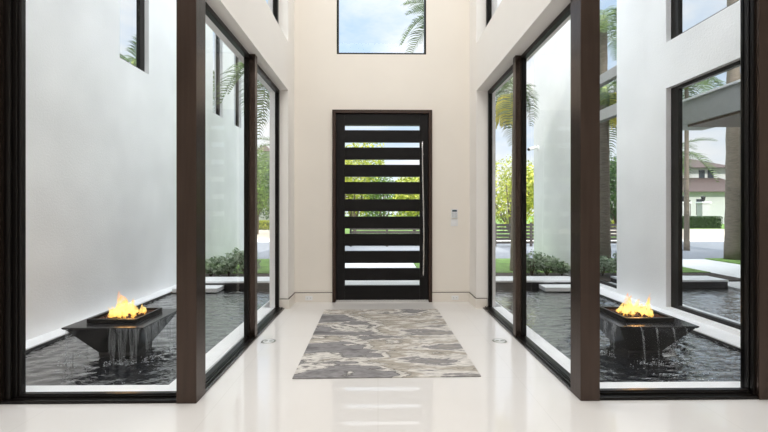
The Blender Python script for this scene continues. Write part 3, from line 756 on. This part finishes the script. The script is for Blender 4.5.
# ------------------------------------------------------------------ trees, shrubs and hedges
def leaves(q, c_, rad, n, size, rnd, shell=0.55, flat=1.0):
    bm = q.bm
    for _ in range(n):
        while True:
            v = Vector((rnd.uniform(-1, 1), rnd.uniform(-1, 1), rnd.uniform(-1, 1)))
            if shell < v.length < 1: break
        p = Vector((c_[0] + v.x * rad[0], c_[1] + v.y * rad[1], c_[2] + v.z * rad[2]))
        a = Vector((rnd.gauss(0, 1), rnd.gauss(0, 1), rnd.gauss(0, 0.6))).normalized()
        nrm = (v.normalized() * 0.8 + Vector((rnd.gauss(0, .6), rnd.gauss(0, .6), rnd.gauss(0, .6) + .3))).normalized()
        b = a.cross(nrm)
        if b.length < 1e-3: continue
        b.normalize(); a = nrm.cross(b); s = size * rnd.uniform(0.6, 1.2)
        m1 = p + a * s * 0.1
        v4 = [bm.verts.new(p - a * s * 0.5), bm.verts.new(m1 + b * s * 0.24), bm.verts.new(p + a * s * 0.5), bm.verts.new(m1 - b * s * 0.24)]
        bm.faces.new(v4)
def foliage_mesh(blobs, n, size, m, seed, shell=0.55):
    rnd = random.Random(seed); q = MB()
    tot = sum(b[3] * b[4] for b in blobs)
    for (x, y, z, rx, rz) in blobs:
        leaves(q, (x, y, z), (rx, rx, rz), int(n * rx * rz / tot), size, rnd, shell)
    me = bpy.data.meshes.new('foliage'); q.bm.to_mesh(me); q.bm.free(); me.materials.append(m); return me
def blobset(seed, R, H, z0, k=7):
    rnd = random.Random(seed)
    out_ = [(0, 0, z0 + H / 2, R * 0.62, H * 0.42)]
    for _ in range(k):
        a = rnd.uniform(0, 2 * PI); r = R * rnd.uniform(0.35, 0.65)
        out_.append((r * math.cos(a), r * math.sin(a), z0 + H * rnd.uniform(0.25, 0.78), R * rnd.uniform(0.32, 0.5), H * rnd.uniform(0.2, 0.32)))
    return out_
def tree(x, y, R, H, z0, m, label, seed, n=3500, size=0.22, tr=0.09):
    e_ = empty('tree', (x, y, 0), 0, label, 'tree', 'trees across the street')
    q = MB(); rnd = random.Random(seed)
    q.tube([(0, 0, -0.02), (0.03, 0, z0 * 0.6), (0, 0.02, z0 + H * 0.5)], [tr * 1.2, tr, tr * 0.5], 8)
    for j in range(5):
        a = j * 1.257 + rnd.random(); q.tube([(0, 0, z0 * 0.8), (R * .35 * math.cos(a), R * .35 * math.sin(a), z0 + H * .35), (R * .6 * math.cos(a), R * .6 * math.sin(a), z0 + H * .55)], [tr * .6, tr * .4, tr * .15], 6)
    q.build('trunk', M['tree_bark'], e_, smooth=True)
    o = bpy.data.objects.new('foliage', foliage_mesh(blobset(seed, R, H, z0), n, size, M[m], seed)); C.objects.link(o); o.parent = e_
    return e_
tree(6.6, 20.8, 2.3, 4.2, 0.3, 'leaf_yellow', 'sunlit yellow-green tree behind the slatted fence on the right', 21, 5200, 0.20)
tree(11.4, 23.2, 2.4, 4.6, 0.3, 'leaf_green', 'green tree at the far right behind the slatted fence', 22)
tree(-1.3, 23.0, 1.9, 5.0, 0.6, 'leaf_yellow', 'yellow-green tree showing in the left of the door slits', 23, 4200)
tree(2.1, 24.5, 2.0, 3.6, 0.5, 'leaf_yellow', 'low yellow-green tree showing in the right of the door slits', 24, 4200)
tree(0.4, 28.8, 1.8, 3.8, 0.5, 'leaf_green', 'green tree showing in the middle of the door slits', 25)
tree(-6.9, 24.0, 2.0, 3.8, 1.1, 'leaf_green', 'green street tree seen through the left side glass', 26, 4200, 0.18)
tree(-8.9, 30.0, 2.2, 5.0, 0.6, 'leaf_dark', 'dark tree farther back seen through the left side glass', 27)
tree(-4.3, 22.0, 1.8, 3.9, 0.4, 'leaf_dark', 'dense dark tree left of the entry axis', 28, 5200, 0.16)
def hedge(x0, x1, y0, y1, h, m, label, seed, n=2600, size=0.12):
    e_ = empty('hedge', ((x0 + x1) / 2, (y0 + y1) / 2, 0), 0, label, 'hedge', 'hedges across the street')
    rnd = random.Random(seed); q = MB(); hx, hy = (x1 - x0) / 2, (y1 - y0) / 2
    for _ in range(n):
        k = rnd.random(); x = rnd.uniform(-hx, hx); z = rnd.uniform(0.05, h); y = rnd.uniform(-hy, hy)
        if k < .45: y = -hy + rnd.random() * .12
        elif k < .8: z = h - rnd.random() * .1
        leaves(q, (x, y, z), (.02, .02, .02), 1, size, rnd, 0.0)
    me = bpy.data.meshes.new('foliage'); q.bm.to_mesh(me); q.bm.free(); me.materials.append(M[m])
    o = bpy.data.objects.new('foliage', me); C.objects.link(o); o.parent = e_
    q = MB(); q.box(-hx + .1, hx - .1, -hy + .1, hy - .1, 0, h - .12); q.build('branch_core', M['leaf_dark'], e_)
hedge(-9.6, -6.4, 29.0, 29.8, 0.65, 'leaf_yellow', 'low yellow hedge across the street on the left', 31)
hedge(-17.0, -14.0, 30.6, 31.6, 0.9, 'leaf_dark', 'dark clipped hedge in front of the white house', 32, 3500)
def shrub(x, y, R, H, label, seed, group, n=520, m='leaf_shrub', size=0.105):
    e_ = empty('shrub', (x, y, 0.02), 0, label, 'shrub', group)
    rnd = random.Random(seed); q = MB()
    for j in range(9):
        a = rnd.uniform(0, 2 * PI); r = R * rnd.uniform(.3, .8); q.tube([(0, 0, -0.01), (r * .5 * math.cos(a), r * .5 * math.sin(a), H * .5), (r * math.cos(a), r * math.sin(a), H * rnd.uniform(.7, .95))], [.010, .007, .003], 5)
    q.build('stem', M['tree_bark'], e_)
    o = bpy.data.objects.new('foliage', foliage_mesh(blobset(seed, R * 1.15, H, 0.03, 9), n, size, M[m], seed, 0.2)); C.objects.link(o); o.parent = e_
for i, (x, y, R, H, lb) in enumerate(((-3.50, 8.85, 0.26, 0.42, 'low variegated shrub at the foot of the left stucco wall, nearest the wall'),
                                      (-3.18, 9.0, 0.28, 0.50, 'middle shrub of the three behind the left pool'),
                                      (-2.82, 8.95, 0.30, 0.60, 'tallest shrub behind the left pool, beside the window mullion'))):
    shrub(x, y, R, H, lb, 41 + i, 'shrubs behind the left pool')
for i, (x, y, R, H, lb) in enumerate(((3.28, 8.9, 0.30, 0.58, 'tallest pale-green shrub behind the right pool, beside the window mullion'),
                                      (3.62, 8.95, 0.27, 0.42, 'middle pale-green shrub behind the right pool'),
                                      (3.92, 8.9, 0.20, 0.30, 'smallest pale-green shrub at the foot of the right stucco wall'))):
    shrub(x, y, R, H, lb, 51 + i, 'shrubs behind the right pool')

# ------------------------------------------------------------------ slatted fence
e_ = empty('slatted_fence', (2.9, 16.3, 0), 0, 'low dark horizontal-slat fence along the street on the right', 'fence')
for k in range(6):
    q = MB(); q.box(-4.0, 6.0, -0.012, 0.012, 0.10 + k * 0.135, 0.195 + k * 0.135); q.build('slat', M['fence'], e_, 0.003)
for k in range(8):
    q = MB(); q.box(-4.0 + k * 1.41, -3.92 + k * 1.41, 0.013, 0.09, -0.01, 0.92); q.build('fence_post', M['fence'], e_, 0.003)

# ------------------------------------------------------------------ white house across the street (seen mirrored in the right window)
hs = empty('neighbour_house', (-21.0, 40.0, 0), 0, 'white two-storey house with brown tiled roofs, mirrored in the right window', 'house')
def hip(q, x0, x1, y0, y1, z0, h, inset):
    q.poly([(x0, y0, z0), (x1, y0, z0), (x1, y1, z0), (x0, y1, z0), (x0 + inset, (y0 + y1) / 2, z0 + h), (x1 - inset, (y0 + y1) / 2, z0 + h)],
           [(3, 2, 1, 0), (0, 1, 5, 4), (1, 2, 5), (2, 3, 4, 5), (3, 0, 4)])
q = MB(); q.box(-7, 5.0, 0, 8, 0, 3.1); q.box(-6, 4.2, 2.2, 8, 3.1, 5.6); q.build('house_wall', M['house'], hs)
q = MB(); hip(q, -7.6, 5.6, -0.6, 6.4, 3.1, 1.9, 3.0); q.build('lower_roof', M['rooftile'], hs)
q = MB(); hip(q, -6.7, 4.9, 1.5, 8.7, 5.6, 1.5, 3.4); q.build('upper_roof', M['rooftile'], hs)
for x in (-4.6, -3.7, 0.2, 1.1, 2.6):
    q = MB(); q.box(x, x + 0.55, 2.12, 2.22, 4.5, 5.4); q.build('window', M['dark_window'], hs)
for x in (-5.2, -1.8, 1.4, 3.4):
    q = MB(); q.box(x, x + 0.6, -0.06, 0.04, 0.9, 2.4); q.build('window', M['dark_window'], hs)
q = MB(); q.box(-0.6, 0.5, -0.06, 0.04, 0.02, 2.3); q.build('house_door', M['door_frame'], hs)
for x in (-15.8, -17.4):
    g = empty('gate_pillar', (x, 33.0, 0), 0, 'white gate pillar with lantern, mirrored %s' % ('nearer the window frame' if x > -16 else 'nearer the palm trunk'), 'pillar', 'gate pillars')
    q = MB(); q.box(-0.3, 0.3, -0.3, 0.3, 0.02, 1.9); q.build('shaft', M['house'], g, 0.01)
    q = MB(); q.box(-0.38, 0.38, -0.38, 0.38, 1.9, 2.02); q.build('cap', M['coping'], g, 0.01)
    q = MB(); q.lathe([(0.10, 2.02), (0.06, 2.08), (0.12, 2.15), (0.15, 2.4), (0.03, 2.5)], 8); q.build('lantern', M['rubber'], g)
tw = empty('tower_house', (-9.3, 33.5, 0), 0, 'pale house with small roofed turret above the trees, mirrored beside the corner post', 'house')
q = MB(); q.box(-2.2, 2.2, 0, 4, 0, 4.6); q.build('house_wall', M['house'], tw)
q = MB(); hip(q, -2.6, 2.6, -0.4, 4.4, 4.6, 1.0, 1.2); q.build('main_roof', M['rooftile'], tw)
q = MB(); q.box(-0.5, 0.5, 0.6, 1.6, 4.6, 6.1); q.build('turret', M['house'], tw)
q = MB(); q.poly([(-0.7, 0.4, 6.1), (0.7, 0.4, 6.1), (0.7, 1.8, 6.1), (-0.7, 1.8, 6.1), (0, 1.1, 6.75)], [(3, 2, 1, 0), (0, 1, 4), (1, 2, 4), (2, 3, 4), (3, 0, 4)]); q.build('turret_roof', M['rooftile'], tw)

# ================================================================== interior things
# rug
r = MB()
r.box(-0.81, 0.81, -1.215, 1.215, 0.0005, 0.012)
o = r.build('rug', M['rug'], None, 0.003); o.location = (0.062, 4.815, 0); o.rotation_euler = (0, 0, 0.015)
tag(o, 'abstract grey, white and beige marbled rug on the white floor before the door', 'rug')

# thermostat and switch plate beside the door
t = empty('alarm_keypad', (1.197, YF, 1.377), 0, 'white wall keypad with grey screen to the right of the front door', 'keypad')
q = MB(); q.box(-0.050, 0.050, -0.022, 0, -0.073, 0.075); q.build('housing', M['plastic'], t, 0.004)
q = MB(); q.box(-0.036, 0.036, -0.0235, -0.0215, 0.030, 0.060); q.build('display', M['darkscreen'], t)
q = MB(); q.box(-0.036, 0.036, -0.0235, -0.0215, -0.058, 0.018); q.build('button_area', M['screen'], t)
for a in range(3):
    for b_ in range(4):
        q = MB(); q.box(-0.030 + a * 0.022, -0.014 + a * 0.022, -0.026, -0.0236, -0.052 + b_ * 0.018, -0.040 + b_ * 0.018); q.build('button', M['plastic'], t)
t = empty('light_switch', (1.197, YF, 1.238), 0, 'white rocker switch plate just below the wall keypad', 'light switch')
q = MB(); q.box(-0.056, 0.056, -0.008, 0, -0.056, 0.058); q.build('plate', M['plastic'], t, 0.003)
for s in (-1, 1):
    q = MB(); q.box(s * 0.024 - 0.017, s * 0.024 + 0.017, -0.012, -0.008, -0.033, 0.033); q.build('rocker', M['plastic'], t, 0.002)
# baseboard outlets
def outlet(x, label):
    t = empty('wall_outlet', (x, YF - T, 0.062), 0, label, 'outlet', 'outlets in the baseboard')
    q = MB(); q.box(-0.055, 0.055, -0.006, 0, -0.034, 0.034); q.build('cover_plate', M['plastic'], t, 0.002)
    for s in (-1, 1):
        q = MB(); q.box(s * 0.024 - 0.016, s * 0.024 + 0.016, -0.0085, -0.006, -0.014, 0.014); so = q.build('socket', M['plastic'], t, 0.001)
        q = MB(); q.box(s * 0.024 - 0.006, s * 0.024 - 0.003, -0.0092, -0.0085, -0.006, 0.006); q.box(s * 0.024 + 0.003, s * 0.024 + 0.006, -0.0092, -0.0085, -0.006, 0.006); q.build('slot', M['rubber'], so)
outlet(-1.075, 'white double outlet in the baseboard left of the front door')
outlet(1.205, 'white double outlet in the baseboard right of the front door')
# round floor outlets
def floor_outlet(x, y, label):
    t = empty('floor_outlet', (x, y, 0), 0, label, 'floor outlet', 'round floor outlets')
    q = MB(); n = 32
    prof = [(0.058, 0.0005), (0.060, 0.004), (0.072, 0.005), (0.078, 0.0035), (0.080, 0.0005)]
    rings = [[q.bm.verts.new((r_ * math.cos(2 * PI * k / n), r_ * math.sin(2 * PI * k / n), z)) for k in range(n)] for r_, z in prof]
    for a, b_ in zip(rings, rings[1:]):
        for k in range(n): q.bm.faces.new((a[k], a[(k + 1) % n], b_[(k + 1) % n], b_[k]))
    q.build('ring', M['cap'], t, smooth=True)
    q = MB(); q.lathe([(0.0575, 0.0005), (0.0575, 0.003), (0.05, 0.0035)], 32); q.build('plate', M['plastic'], t)
    for s in (-1, 1):
        q = MB(); q.lathe([(0.020, 0.0036), (0.020, 0.006), (0.016, 0.0068)], 20, (s * 0.027, 0, 0)); q.build('screw_cap', M['cap'], t)
floor_outlet(-1.200, 4.62, 'round metal floor outlet near the left glass wall')
floor_outlet(1.338, 4.60, 'round metal floor outlet near the right glass wall')
# security camera
t = empty('security_camera', (RX - 0.002, 10.75, 3.02), 0, 'small white bullet security camera on the right stucco wall', 'security camera')
q = MB(); q.tube([(0, 0, 0), (-0.02, 0, 0)], 0.06, 16); q.build('mount', M['plastic'], t, smooth=False)
q = MB(); q.tube([(-0.02, 0, 0), (-0.10, -0.02, 0.01), (-0.13, -0.03, 0.0)], 0.016, 8); q.build('bracket', M['plastic'], t, smooth=True)
q = MB(); q.tube([(-0.08, -0.02, 0.01), (-0.27, -0.10, -0.05)], 0.042, 14); q.build('body', M['plastic'], t, 0.004)
q = MB(); q.tube([(-0.2705, -0.1002, -0.0502), (-0.29, -0.108, -0.056)], 0.036, 14); q.build('lens_ring', M['rubber'], t)
